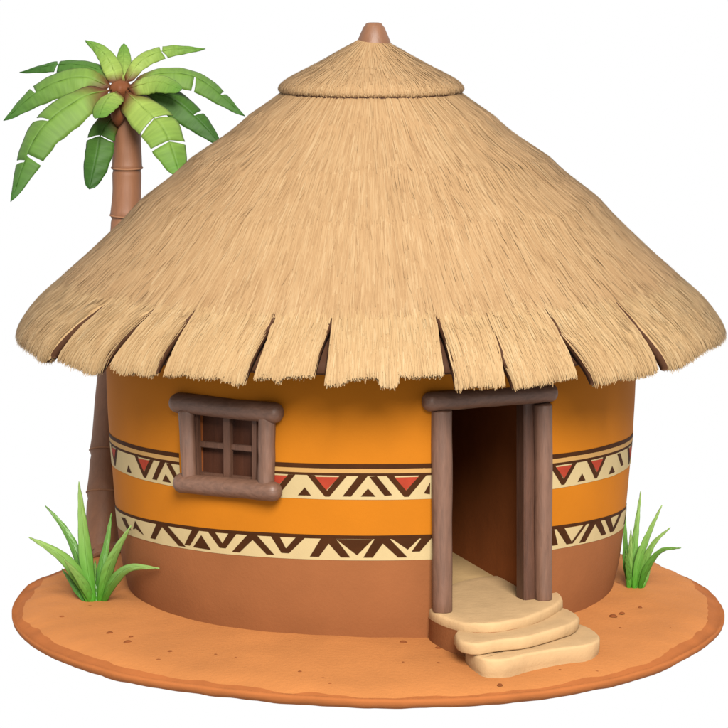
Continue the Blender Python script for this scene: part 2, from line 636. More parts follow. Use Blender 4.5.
def log_path(a, b, r, r2=None, n=22, rd=.6, bend=.0, seed=0):
    """path and radii of a log with rounded ends"""
    r2 = r2 or r
    a, b = Vector(a), Vector(b)
    L = (b - a).length; d = (b - a) / L
    ts, rs = [], []
    e = rd * r
    for k in range(7):
        an = PI / 2 * k / 6
        ts.append(e * (1 - math.cos(an))); rs.append(max(.15, math.sin(an)) * 1.0 if k else .2)
    for k in range(1, n): ts.append(e + (L - 2 * e) * k / n); rs.append(1)
    for k in range(7):
        an = PI / 2 * (6 - k) / 6
        ts.append(L - e * (1 - math.cos(an))); rs.append(max(.15, math.sin(an)) if k < 6 else .2)
    path, rad = [], []
    for t, q in zip(ts, rs):
        f = t / L
        off = Vector((noise.noise(Vector((f * 2.2, seed, 0))), noise.noise(Vector((f * 2.2, seed, 5))), noise.noise(Vector((f * 2.2, seed, 9))))) * bend
        path.append(a + d * t + off)
        rad.append((r + (r2 - r) * f) * (1 - .62 * (1 - q)) if q < 1 else (r + (r2 - r) * f) * (1 + .05 * noise.noise(Vector((f * 3.5, seed, 2)))))
    return path, rad


def log(name, a, b, r, m, parent, r2=None, wob=.06, bend=.006, seed=0, rd=.6, sq=2.0):
    p, rr = log_path(a, b, r, r2, seed=seed, bend=bend, rd=rd)
    V, Fc = tube(p, rr, 24, wob, seed, sq=sq)
    return mesh(name, V, Fc, m, parent)


def box_between(name, a, b, w, d, m, parent, nrm, bev=.006):
    """square bar from a to b, w wide across, d deep along nrm"""
    a, b = Vector(a), Vector(b)
    t = (b - a).normalized(); n = (Vector(nrm) - t * Vector(nrm).dot(t)).normalized(); u = t.cross(n)
    bm = bmesh.new()
    vs = []
    for p in (a, b):
        for su, sn in ((-1, -1), (1, -1), (1, 1), (-1, 1)):
            vs.append(bm.verts.new(p + u * su * w / 2 + n * sn * d / 2))
    for f in ((0, 1, 2, 3), (7, 6, 5, 4), (0, 4, 5, 1), (1, 5, 6, 2), (2, 6, 7, 3), (3, 7, 4, 0)):
        bm.faces.new([vs[i] for i in f])
    bmesh.ops.recalc_face_normals(bm, faces=bm.faces[:])
    bmesh.ops.bevel(bm, geom=bm.edges[:], offset=bev, segments=2, affect='EDGES')
    me = bpy.data.meshes.new(name); bm.to_mesh(me); bm.free(); me.materials.append(m)
    o = bpy.data.objects.new(name, me); link(o, parent)
    return o


# ---- window -----------------------------------------------------
win = bpy.data.objects.new('window', None); link(win, hut); win.empty_display_size = .1
tl, tr_ = th_of_x(188), th_of_x(266)
tm_ = (th_of_x(180) + th_of_x(272)) / 2
wn = Vector((math.sin(tm_), -math.cos(tm_), 0))           # outward normal of the window plane
wx = Vector((math.cos(tm_), math.sin(tm_), 0))            # along the wall, to the right


def on_plane(px, py, n, off):
    """pixel to the vertical plane with outward normal n at distance off from the axis"""
    d = ray(px, py)
    t = (off - CAM.dot(n)) / d.dot(n)
    return CAM + d * t


WO = 2.635
wp = lambda px, py, o=0: on_plane(px, py, n=wn, off=WO + o)
log('window_head', wp(172, 402.5), wp(281, 413.5), .098, M['wood_side'], win, .094, seed=3, rd=.8)
log('window_sill', wp(176, 482.5, .02), wp(279.5, 492, .02), .095, M['wood_side'], win, .092, seed=5, rd=.8)
log('window_post', wp(186.5, 408), wp(190, 483), .078, M['wood'], win, .07, seed=8, sq=3.2)
log('window_post', wp(267, 415), wp(266, 487), .082, M['wood'], win, .078, seed=9)
IN = -.10
lat = win
bb = box_between
board = bb('shutter_board', wp(227, 405, -.19), wp(227, 492, -.19), 1.05, .02, M['board'], lat, wn)
bb('lattice_bar', wp(195, 408, IN + .03), wp(197, 484, IN + .03), .085, .06, M['shutter'], lat, wn)
bb('lattice_bar', wp(256, 412, IN + .03), wp(256, 486, IN + .03), .06, .06, M['shutter'], lat, wn)
bb('lattice_bar', wp(228, 410, IN + .015), wp(228.5, 486, IN + .015), .082, .055, M['shutter'], lat, wn)
bb('lattice_bar', wp(198, 443.5, IN), wp(256, 449, IN), .055, .045, M['shutter'], lat, wn)
bb('lattice_bar', wp(198, 411, IN), wp(256, 416, IN), .05, .045, M['shutter'], lat, wn)
bb('lattice_bar', wp(198, 474, IN), wp(256, 480, IN), .05, .045, M['shutter'], lat, wn)
bpy.context.view_layer.update()

# ---- door -------------------------------------------------------
df = bpy.data.objects.new('door_frame', None); link(df, hut); df.empty_display_size = .1
dm = (th_of_x(441) + th_of_x(543)) / 2
dn = Vector((math.sin(dm), -math.cos(dm), 0)); dx = Vector((math.cos(dm), math.sin(dm), 0))
DO = 2.58
dp = lambda px, py, o=0: on_plane(px, py, n=dn, off=DO + o)
ZT = ZFLOOR


def foot(px, o=0):
    p = dp(px, 600, o); return Vector((p.x, p.y, ZT - .012))


log('door_lintel', dp(424, 402, .02), dp(555.5, 392, .02), .092, M['wood_side'], df, .09, seed=12, rd=.8)
f1 = foot(442.5); t1 = dp(441.5, 409)
log('door_post', f1, t1, .092, M['wood'], df, .098, seed=15, rd=.25, wob=.05)
f2 = foot(543.5); t2 = dp(543, 403)
log('door_post', f2, t2, .082, M['wood'], df, .086, seed=17, rd=.25, wob=.05)
f3 = foot(528, -.12); t3 = dp(528, 398, -.12)
box_between('door_jamb', f3, t3, .17, .16, M['wood_dark'], df, dn, .012)
bpy.context.view_layer.update()

# interior: floor and the partition to the right of the passage
V, Fc = [], []
for i in range(96):
    a = 2 * PI * i / 96
    for r, z in ((2.34, ZT - .3), (2.34, ZT - .03), (0.01, ZT - .03)):
        V.append((r * math.sin(a), -r * math.cos(a), z))
mesh('floor', V, grid_faces(96, 3, wrap=True), M['floor'], hut, False)
# passage floor through the wall
pa = [dp(447, 600, -.02), dp(540, 600, -.02)]
q0, q1 = pa[0], pa[1]
pts = [q0 + dn * .02, q1 + dn * .02, q1 - dn * 1.2, q0 - dn * 1.2]
V = [(p.x, p.y, ZT - .014) for p in pts] + [(p.x, p.y, ZT - .25) for p in pts]
mesh('passage_floor', V, [(0, 1, 2, 3), (7, 6, 5, 4), (0, 4, 5, 1), (1, 5, 6, 2), (2, 6, 7, 3), (3, 7, 4, 0)], M['floor'], hut, False)
s0 = at_z(520, 589.5, ZT - .01); s1 = at_z(452.5, 550, ZT - .01)
dr = (s1 - s0).normalized(); nrm = Vector((-dr.y, dr.x, 0))
if nrm.x < 0: nrm = -nrm
a0 = s0 + nrm * .08 - dr * .03; a1 = s0 + dr * 2.35 + nrm * .08
V = []
for p in (a0, a1):
    for k in (-1, 1):
        for z in (ZT - .05, 2.75):
            V.append(p + nrm * (.08 * k) + Vector((0, 0, z)) - Vector((0, 0, p.z)))
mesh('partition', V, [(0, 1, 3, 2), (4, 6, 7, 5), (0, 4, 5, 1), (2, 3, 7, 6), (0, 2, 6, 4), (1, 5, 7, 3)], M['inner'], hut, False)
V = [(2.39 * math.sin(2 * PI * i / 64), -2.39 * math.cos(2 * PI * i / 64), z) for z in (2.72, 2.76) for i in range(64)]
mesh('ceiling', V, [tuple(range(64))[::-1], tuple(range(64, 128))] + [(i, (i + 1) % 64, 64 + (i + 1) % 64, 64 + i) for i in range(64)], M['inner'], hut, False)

# ---- roof -------------------------------------------------------
roof_flaps = []
print('roof L', ROOF.L)
SE = float(np.interp(-z_of_y(330), -ROOF.Z, ROOF.S))
S0 = ROOF.hit(371, 312)[1]           # where the loose eave bundles begin
print('S0', S0)


def groove(th, s, k=1.0):
    v1 = noise.noise(Vector((math.sin(th) * 26, math.cos(th) * 26, s * .9)))
    v2 = noise.noise(Vector((math.sin(th) * 85, math.cos(th) * 85, s * 1.8)))
    return k * (.0045 * v1 + .003 * v2)



def strands(prof, n, sfun, hrange, lrange, wrange, parts):
    """ribbons of straw. sfun(n) -> theta0, theta1, s start, s end arrays"""
    th0, th1, sa, sb = sfun(n)
    w = rng.uniform(*wrange, len(th0))
    h0 = rng.uniform(*hrange[0], len(th0)); h1 = rng.uniform(*hrange[1], len(th0))
    tone = np.clip(rng.normal(.5, .075, len(th0)), .05, 1)
    V, T, U = [], [], []
    K = 4
    for k in range(K):
        f = k / (K - 1)
        s = sa + (sb - sa) * f
        t = th0 + (th1 - th0) * f
        r = np.interp(np.clip(s, 0, prof.L), prof.S, prof.R)
        ww = w * (1.0 if k < K - 1 else .45) * (.7 if k == 0 else 1)
        h = h0 + (h1 - h0) * f + .004 * math.sin(PI * f)
        for sd in (-1, 1):
            V.append(prof.xyz(t + sd * ww / 2 / r, s, h))
            T.append(tone); U.append(np.stack([t * 1.0 + sd * ww / r * .5, s], -1))
    V = np.stack(V, 1); T = np.stack(T, 1); U = np.stack(U, 1)      # n, 2K, ...
    m = len(th0)
    idx = np.arange(m)[:, None] * 2 * K
    fs = [idx + np.array([2 * k, 2 * k + 2, 2 * k + 3, 2 * k + 1]) for k in range(K - 1)]
    Fc = np.concatenate(fs, 0)
    parts.append((V.reshape(-1, 3), Fc, T.ravel(), U.reshape(-1, 2)))


def join(parts):
    V, Fc, T, U = [], [], [], []
    b = 0
    for v, f, t, u in parts:
        V.append(np.asarray(v, float)); T.append(t); U.append(u)
        Fc += [tuple(int(i) + b for i in q) for q in f]
        b += len(v)
    return np.concatenate(V), Fc, np.concatenate(T), np.concatenate(U)


def rev_shell(prof, s_a, s_b, nt_, ns, thick, gr=True):
    ths = np.linspace(-PI, PI, nt_, endpoint=False)
    ss = np.linspace(s_a, s_b, ns)
    V, T, U = [], [], []
    for t in ths:
        h = np.array([groove(t, s) for s in ss]) if gr else np.zeros(ns)
        V.append(prof.xyz(np.full(ns, t), ss, h))
        T.append(np.full(ns, .42)); U.append(np.stack([np.full(ns, t), ss], -1))
    Fo = grid_faces(nt_, ns, 0, True, wrap=True)
    b = nt_ * ns
    ns2 = 8
    s2 = np.linspace(s_a, s_b, ns2)
    for t in ths:
        V.append(prof.xyz(np.full(ns2, t), s2, np.full(ns2, -thick)))
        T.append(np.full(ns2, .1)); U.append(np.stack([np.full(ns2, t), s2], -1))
    Fi = grid_faces(nt_, ns2, b, False, wrap=True)
    Fe = []
    for i in range(nt_):
        j = (i + 1) % nt_
        Fe.append((i * ns + ns - 1, b + i * ns2 + ns2 - 1, b + j * ns2 + ns2 - 1, j * ns + ns - 1))
        Fe.append((i * ns, j * ns, b + j * ns2, b + i * ns2))
    return np.concatenate(V), Fo + Fi + Fe, np.concatenate(T), np.concatenate(U)


parts = [rev_shell(ROOF, 0.05, S0 + .04, 900, 90, .10)]


def body_s(n):
    # area weighted
    s = np.sqrt(rng.uniform(0, 1, n)) * (S0 + .05 - .1) + .1
    t = rng.uniform(-PI, PI, n)
    L = rng.uniform(.35, .8, n)
    sb = s + L * .5; sa = np.maximum(s - L * .5, .05)
    sb = np.minimum(sb, S0 + rng.uniform(.0, .10, n))
    dt = rng.normal(0, .006, n)
    return t, t + dt, sa, sb


strands(ROOF, 34000, body_s, ((-.008, .0), (.0005, .0065)), None, (.008, .018), parts)


def loose_s(n):
    t, t2, sa, sb = body_s(n)
    return t, t2 + rng.normal(0, .005, n), sb - rng.uniform(.15, .35, n), sb


strands(ROOF, 1500, loose_s, ((-.004, .002), (.006, .022)), None, (.007, .012), parts)
v, f, t, u = join(parts)
roof = mesh('roof', v, f, M['straw'], hut, True, None, t, u)

# inner, shorter layer; the shade seen in the slits is put into its colour
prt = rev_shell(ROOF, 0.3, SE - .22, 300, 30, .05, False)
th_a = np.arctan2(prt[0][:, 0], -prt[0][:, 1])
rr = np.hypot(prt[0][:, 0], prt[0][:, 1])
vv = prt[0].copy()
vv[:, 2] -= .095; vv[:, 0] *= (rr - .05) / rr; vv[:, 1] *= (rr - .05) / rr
lining = mesh('roof_lining', vv, prt[1], M['straw_shade'], roof, True, None, prt[2], prt[3])

# eave bundles. Each: slit on its left (top px, bottom px), bottom edge px, slit on its right
SL = {1: (107, 304), 2: (155, 309), 3: (191, 317), 4: (272, 324), 5: (330, 327), 6: (438, 322), 7: (502, 360), 8: (560, 333), 9: (637.6, 329)}
SLh = {k: ROOF.hit(*v) for k, v in SL.items()}
bot = [
    ([None, (30, 352), (46, 363), (51, 357)], None, 1),
    ([(55, 358), (72, 366), (92, 374), (99, 373), (103, 364)], 1, 2),
    ([(107, 365), (122, 373), (135, 371), (150, 376), (156, 371)], 2, 3),
    ([(160, 374), (180, 374), (200, 376), (220, 377), (238, 385), (245, 380)], 3, 4),
    ([(251, 377), (272, 378), (277, 382), (282, 376), (300, 375), (315, 375)], 4, 5),
    ([(322, 384), (335, 384), (355, 378), (377, 374), (380, 386), (397, 386), (399, 375), (425, 375), (447, 373)], 5, 6),
    ([(455, 389), (470, 386), (490, 386), (508, 384)], 6, 7),
    ([(513, 388), (545, 383), (565, 378), (581, 376)], 7, 8),
    ([(594, 385), (620, 378), (640, 377), (655, 373), (661, 367)], 8, 9),
    ([(667, 371), (690, 362), (706, 350), None], 9, None),
]
TE = math.radians(108)
flaps = []
for pts, l, r in bot:
    e = []
    for p in pts:
        if p is None: continue
        try: e.append(ROOF.hit(*p))
        except ValueError: print('miss', p)
    if pts[0] is None: e = [(-TE, SE), (-TE + .18, SE + .02), (-TE + .34, SE - .01)] + e
    if pts[-1] is None: e = e + [(TE - .36, SE - .01), (TE - .2, SE + .02), (TE, SE)]
    LT = SLh[l] if l else (-TE + .01, S0 + .12)
    RT = SLh[r] if r else (TE - .01, S0 + .12)
    flaps.append((LT, RT, e))
# round the back
edges = [TE]
while edges[-1] < 2 * PI - TE - .36: edges.append(edges[-1] + random.uniform(.2, .36))
edges[-1] = 2 * PI - TE
PALM_TH = math.atan2(-2.66, -2.15) % (2 * PI)
for a, b in zip(edges[:-1], edges[1:]):
    sl = S0 + random.uniform(.1, .3); sr = S0 + random.uniform(.1, .3)
    e = []
    for q in np.linspace(a + .008, b - .008, 5):
        cut = .42 * max(0, 1 - (abs(q - PALM_TH) / .22) ** 2)
        e.append((q, SE + random.uniform(-.06, .03) - cut))
    flaps.append(((a, sl), (b, sr), e))


def make_flap(LT, RT, e, idx):
    NU, NV = max(14, int(abs(RT[0] - LT[0]) * 150)), 34
    eb = np.array(e)
    # cumulative theta param along the bottom edge
    du = np.concatenate([[0], np.cumsum(np.maximum(1e-4, np.hypot(np.diff(eb[:, 0]) * 3.5, np.diff(eb[:, 1]) * .5)))])
    du /= du[-1]
    us = np.linspace(0, 1, NU)
    bth, bs = np.interp(us, du, eb[:, 0]), np.interp(us, du, eb[:, 1])
    bs = bs + np.array([.014 * noise.noise(Vector((u_ * NU * .35, idx * 3.1, 0))) for u_ in us])

    def bound(top, th_b, s_b, s, sgn):
        # boundary angle at s (above the slit top it is vertical)
        f = np.clip((s - top[1]) / max(.05, s_b - top[1]), 0, 1)
        return top[0] + (th_b - top[0]) * f + sgn * (.004 + .003 * min(1, max(0, abs(top[0]) - .45) * 2)) * np.clip(f * 4, 0, 1)

    def TH(u, s):
        l = bound(LT, eb[0, 0], eb[0, 1], s, 1); r = bound(RT, eb[-1, 0], eb[-1, 1], s, -1)
        # local remap so that the bottom edge keeps its own spacing
        return l + (r - l) * u

    def edge_h(u, s):
        l = np.clip((s - LT[1]) / .12, 0, 1); r = np.clip((s - RT[1]) / .12, 0, 1)
        W = max(.2, abs(eb[-1, 0] - eb[0, 0]) * 3.5)
        dl = u * W; drr = (1 - u) * W
        k = lambda d, a: -.04 * a * np.exp(-(d / .022) ** 1.5)
        puff = .022 * np.minimum(l + r, 1) * np.exp(-((np.minimum(dl, drr) - .13) / .12) ** 2)
        return k(dl, l) + k(drr, r) + puff
    # bottom theta for the given u when linear:
    lin_b = np.linspace(0, 1, NU)
    bs_lin = np.interp(eb[0, 0] + (eb[-1, 0] - eb[0, 0]) * lin_b, bth, bs)
    V, T, U = [], [], []
    TKN = .085
    for i, u_ in enumerate(us):
        ss = S0 + .0 + (bs_lin[i] - S0) * np.linspace(0, 1, NV)
        th = TH(u_, ss)
        h = np.array([groove(a, b) for a, b in zip(th, ss)]) + edge_h(u_, ss) - .004
        end = np.clip(1 - (bs_lin[i] - ss) / .05, 0, 1)
        h = h - .022 * end ** 2
        V.append(ROOF.xyz(th, ss, h)); T.append(np.full(NV, .5)); U.append(np.stack([th, ss], -1))
    Fo = grid_faces(NU, NV, 0, True)
    b = NU * NV
    for i, u_ in enumerate(us):
        ss = S0 + .0 + (bs_lin[i] - .01 - S0) * np.linspace(0, 1, NV)
        th = TH(u_, ss)
        h = np.full(NV, -TKN) + 0 * ss
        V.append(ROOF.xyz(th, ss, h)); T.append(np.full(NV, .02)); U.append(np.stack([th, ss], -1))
    Fi = grid_faces(NU, NV, b, False)
    Fe = []
    for i in range(NU - 1):
        Fe.append((i * NV + NV - 1, b + i * NV + NV - 1, b + (i + 1) * NV + NV - 1, (i + 1) * NV + NV - 1)[::-1])
    for j in range(NV - 1):
        Fe.append((j, j + 1, b + j + 1, b + j)[::-1])
        o_ = (NU - 1) * NV
        Fe.append((o_ + j, o_ + j + 1, b + o_ + j + 1, b + o_ + j))
    prts = [(np.concatenate(V), Fo + Fi + Fe, np.concatenate(T), np.concatenate(U))]
    W = abs(eb[-1, 0] - eb[0, 0])

    def fl(n, mode):
        uu = rng.uniform(.012, .988, n)
        end = np.interp(uu, lin_b, bs_lin)
        if mode == 0:
            mid = rng.uniform(0, 1, n)
            sb = S0 + .05 + (end - S0 - .05) * mid; L = rng.uniform(.2, .5, n)
            sa = np.maximum(sb - L, S0 - .15)
        else:
            sb = end + np.abs(rng.normal(0, .014, n)) + .002; sa = sb - rng.uniform(.12, .35, n)
        return TH(uu, sa), TH(uu + rng.normal(0, .3 / max(30, NU * 4), n), np.minimum(sb, end)) + rng.normal(0, .0015, n), sa, sb, uu
    n1, n2, n3 = int(W * 1900), int(W * 1500), int(W * 1300)

    def run(n, mode, hr, wr):
        store = {}

        def sf(n_):
            a, b_, c, d, uu = fl(n_, mode); store['u'] = uu; store['s'] = (c + d) / 2
            return a, b_, c, d
        tmp = []
        strands(ROOF, n, sf, hr, None, wr, tmp)
        v_, f_, t_, u2 = tmp[0]
        # follow the rounded edges
        uu = np.repeat(store['u'], 8)
        ss = u2[:, 1]
        dh = edge_h(uu, ss) if mode != 2 else 0 * ss
        r_ = np.hypot(v_[:, 0], v_[:, 1])
        nr = np.interp(np.clip(ss, 0, ROOF.L), ROOF.S, ROOF.NR); nz = np.interp(np.clip(ss, 0, ROOF.L), ROOF.S, ROOF.NZ)
        v2 = v_.copy()
        v2[:, 0] += v_[:, 0] / r_ * nr * dh; v2[:, 1] += v_[:, 1] / r_ * nr * dh; v2[:, 2] += nz * dh
        prts.append((v2, f_, t_, u2))
    run(n1, 0, ((-.010, -.002), (.0, .007)), (.008, .018))
    run(n2, 1, ((-.006, .004), (-.018, .002)), (.007, .014))
    run(n3, 2, ((-.04, -.015), (-.08, -.015)), (.008, .016))
    v_, f_, t_, u_2 = join(prts)
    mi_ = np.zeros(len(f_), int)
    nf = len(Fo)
    mi_[nf:nf + len(Fi) + len(Fe)] = 1  # slit shade painted on the bundle's cut sides, underside and edge columns
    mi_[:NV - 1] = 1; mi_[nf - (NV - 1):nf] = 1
    return mesh('thatch_bundle', v_, f_, [M['straw_eave'], M['straw_shade']], roof, True, mi_.tolist(), t_, u_2)


for i, (a, b, e) in enumerate(flaps): make_flap(a, b, e, i)

# ---- cap and finial --------------------------------------------
cp = [rev_shell(CAP, .02, CAP.L, 360, 40, .05, False)]
v0 = cp[0][0]
for i in range(len(v0)):
    th = math.atan2(v0[i, 0], -v0[i, 1])
    k = .008 * noise.noise(Vector((math.sin(th) * 14, math.cos(th) * 14, 3))) + .005 * noise.noise(Vector((math.sin(th) * 45, math.cos(th) * 45, 1)))
    v0[i, 2] += k * min(1, math.hypot(v0[i, 0], v0[i, 1]))


def cap_s(n):
    s = np.sqrt(rng.uniform(0, 1, n)) * (CAP.L - .13) + .08
    t = rng.uniform(-PI, PI, n); L = rng.uniform(.15, .35, n)
    sa = np.maximum(s - L / 2, .06); sb = np.minimum(s + L / 2, CAP.L - .09 + rng.uniform(0, .05, n))
    return t, t + rng.normal(0, .01, n), sa, sb


strands(CAP, 4200, cap_s, ((-.006, .002), (.002, .012)), None, (.007, .014), cp)


def cap_f(n):
    t = rng.uniform(-PI, PI, n); sb = CAP.L - .05 + np.abs(rng.normal(0, .012, n)); return t, t + rng.normal(0, .01, n), sb - rng.uniform(.1, .16, n), sb


strands(CAP, 1500, cap_f, ((-.004, .004), (-.012, .004)), None, (.007, .013), cp)
v, f, t, u = join(cp)
cap = mesh('roof_cap', v, f, M['straw'], hut, True, None, t, u)
# dark straw ring filling the gap under the cap, painted as its shade line
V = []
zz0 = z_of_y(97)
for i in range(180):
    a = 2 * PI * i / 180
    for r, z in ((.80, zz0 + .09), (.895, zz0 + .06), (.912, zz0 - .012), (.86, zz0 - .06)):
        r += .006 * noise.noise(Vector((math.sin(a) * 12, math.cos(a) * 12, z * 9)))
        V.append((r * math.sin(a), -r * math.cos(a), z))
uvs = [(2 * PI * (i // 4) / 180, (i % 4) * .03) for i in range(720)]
mesh('cap_shade_ring', V, grid_faces(180, 4, 0, True, wrap=True), M['straw_shade'], cap, True, None, [.3] * 720, uvs)

fz = z_of_y(41.5); ft = z_of_y(22.5)
V = []
prf = [(.175, fz - .05), (.165, fz), (.135, fz + .07), (.105, fz + .14), (.09, ft - .03), (.078, ft - .01), (.05, ft), (.001, ft + .002)]
for i in range(48):
    a = 2 * PI * i / 48
    for r, z in prf:
        r *= 1 + .04 * noise.noise(Vector((math.sin(a) * 1.5, math.cos(a) * 1.5, z * 4)))
        V.append((r * math.sin(a) + .025, -r * math.cos(a), z))
mesh('finial', V, grid_faces(48, len(prf), 0, False, wrap=True), M['finial'], hut)

# ------------------------------------------------------------------ steps
steps = empty('entrance_steps', 'pale worn clay landing and two slab steps leading up to the dark doorway', 'steps', tuple(at_z(500, 640, 0)))


def slab(name, outline, ztop, thick, mats, bev, seed=0, side_mat=None, k=3, lip=.0):
    """outline: pixels on the plane z=ztop; smoothed, thick, rounded rim, slightly uneven top"""
    P = [at_z(x, y, ztop) for x, y in outline]
    P = [Vector((p.x, p.y)) for p in P]
    for _ in range(k):
        n = []
        for i in range(len(P)):
            a, b = P[i], P[(i + 1) % len(P)]
            n += [a * .78 + b * .22, a * .22 + b * .78]
        P = n
    c = sum(P, Vector((0, 0))) / len(P)
    area = sum(P[i].x * P[(i + 1) % len(P)].y - P[(i + 1) % len(P)].x * P[i].y for i in range(len(P)))
    if area < 0: P.reverse()
    m = len(P)
    nor = []
    for i in range(m):
        t = (P[(i + 1) % m] - P[i - 1]).normalized(); nor.append(Vector((t.y, -t.x)))
    rings = []
    prof = [(-bev * 1.0 - .10, 0, 1), (-bev, 0, 1), (-bev * .62, -bev * .10, 1), (-bev * .29, -bev * .32, 1), (-bev * .08, -bev * .65, 1), (0, -bev, 1),
            (.002, -bev - (lip or .01), 0), (-.006 if lip else .002, -bev - (lip or .01) - .012, 0), (0, -thick + bev * .7, 0), (-bev * .3, -thick + bev * .2, 0), (-bev, -thick, 0)]
    V, Fc, mi = [], [], []
    for (o, dz, _) in prof:
        for i in range(m):
            p = P[i] + nor[i] * o
            w = .010 * noise.noise(Vector((p.x * 3, p.y * 3, seed))) + .006 * noise.noise(Vector((p.x * 9, p.y * 9, seed + 4)))
            q = p + nor[i] * (.012 * noise.noise(Vector((p.x * 5, p.y * 5, dz * 8 + seed))))
            V.append((q.x, q.y, ztop + dz + w * 1.0))
    for r in range(len(prof) - 1):
        for i in range(m):
            Fc.append((r * m + i, (r + 1) * m + i, (r + 1) * m + (i + 1) % m, r * m + (i + 1) % m))
            mi.append(1 if (side_mat and r >= 6) else 0)
    Fc.append(tuple(range(m))); mi.append(0)
    Fc.append(tuple((len(prof) - 1) * m + i for i in reversed(range(m)))); mi.append(0)
    return mesh(name, V, Fc, [mats] + ([side_mat] if side_mat else []), steps, True, mi)


slab('landing', [(427, 604), (430, 611), (445, 617), (466, 622.5), (490, 623.5), (520, 619), (545, 611), (563, 600), (561, 593), (548, 586), (525, 574), (480, 575), (430, 590)],
     ZT, ZT + .14, M['stone'], .028, 1, M['landing_side'], 2, .06)
slab('step', [(454, 631), (458, 640), (474, 644), (500, 640), (527, 637), (552, 630), (576, 622), (580, 615), (566, 607), (545, 604), (505, 618), (472, 625)],
     .175, .115, M['stone'], .024, 5, None, 1)
slab('step', [(464, 647), (472, 653), (484, 659), (505, 659), (530, 653), (560, 648), (591, 644), (601, 638), (594, 629), (578, 622), (540, 630), (490, 641)],
     .058, .24, M['stone'], .026, 9, None, 1, .10)

# ------------------------------------------------------------------ ground
ZR = -.215
outline = [(12, 614), (18, 597), (38, 577), (67, 560), (18, 633), (45, 654), (85, 669), (130, 681), (200, 691), (300, 701), (380, 705), (450, 704), (530, 698),
           (600, 687), (660, 670), (700, 650), (718, 636), (725, 620), (719, 602), (698, 582), (664, 566)]
GC = Vector((-.02, -.5))
pol = []
for x, y in outline:
    p = at_z(x, y, ZR if y > 612 else -.15)
    d = Vector((p.x, p.y)) - GC
    pol.append((math.atan2(d.y, d.x), d.length))
print('ground r', sorted([(round(math.degrees(a)), round(b, 2)) for a, b in pol]))
for a in range(25, 156, 10):
    pol.append((math.radians(a), 3.45))
pol = [p for i, p in enumerate(pol) if not (i < len(outline) and 24 < math.degrees(p[0]) < 30 and False)]
pol.sort()
pa_ = np.array([p[0] for p in pol]); pr_ = np.array([p[1] for p in pol])
pa_ = np.concatenate([pa_ - 2 * PI, pa_, pa_ + 2 * PI]); pr_ = np.concatenate([pr_] * 3)
NT = 400
ths = np.linspace(-PI, PI, NT, endpoint=False)
fine = np.linspace(-2 * PI, 2 * PI, 2400)
rf = np.interp(fine, pa_, pr_)
ker = np.hanning(61); ker /= ker.sum()
rf = np.convolve(rf, ker, 'same')
RB = np.interp(ths, fine, rf)


def gz(x, y, f):
    """height of the mound; f = 0 at the middle, 1 at the rim"""
    r = math.hypot(x, y)
    base = -.15 * max(0, min(1, (r - 2.3) / 1.6)) ** 1.3
    n_ = .020 * noise.noise(Vector((x * .9, y * .9, 0))) + .009 * noise.noise(Vector((x * 3, y * 3, 4)))
    return base + n_


V, Fc, mi = [], [], []
NR_ = 46
cols = NR_ + 1 + 6
for i, t in enumerate(ths):
    sc_ = .045 * noise.noise(Vector((math.cos(t) * 3.6, math.sin(t) * 3.6, 2))) + .02 * noise.noise(Vector((math.cos(t) * 11, math.sin(t) * 11, 2)))
    rt = RB[i] - .17 + abs(sc_) * 2.2 + .02 * noise.noise(Vector((math.cos(t) * 25, math.sin(t) * 25, 6)))
    for k in range(NR_ + 1):
        f = k / NR_
        r = max(.02, rt * f)
        x, y = GC.x + r * math.cos(t), GC.y + r * math.sin(t)
        z = gz(x, y, f)
        if f > .93: z -= .03 * ((f - .93) / .07) ** 2
        V.append((x, y, z))
    for dr_, z in ((.35, -.055), (.75, -.09), (1.0, None), (1.0, None), (.93, None), (.55, None)):
        r = rt + (RB[i] - rt) * dr_
        V.append([GC.x + r * math.cos(t), GC.y + r * math.sin(t), z])
    zt = V[i * cols + NR_][2]
    for q, zz_ in enumerate((zt - .022, zt - .05, ZR + .06, ZR + .02, ZR - .01, ZR - .05)):
        V[i * cols + NR_ + 1 + q][2] = zz_ + .006 * noise.noise(Vector((math.cos(t) * 20, math.sin(t) * 20, q)))
for i in range(NT):
    j = (i + 1) % NT
    for k in range(cols - 1):
        Fc.append((i * cols + k, i * cols + k + 1, j * cols + k + 1, j * cols + k)); mi.append(0 if k < NR_ else 1)
Fc.append(tuple(i * cols + cols - 1 for i in reversed(range(NT)))); mi.append(1)
Fc.append(tuple(i * cols for i in range(NT))); mi.append(0)
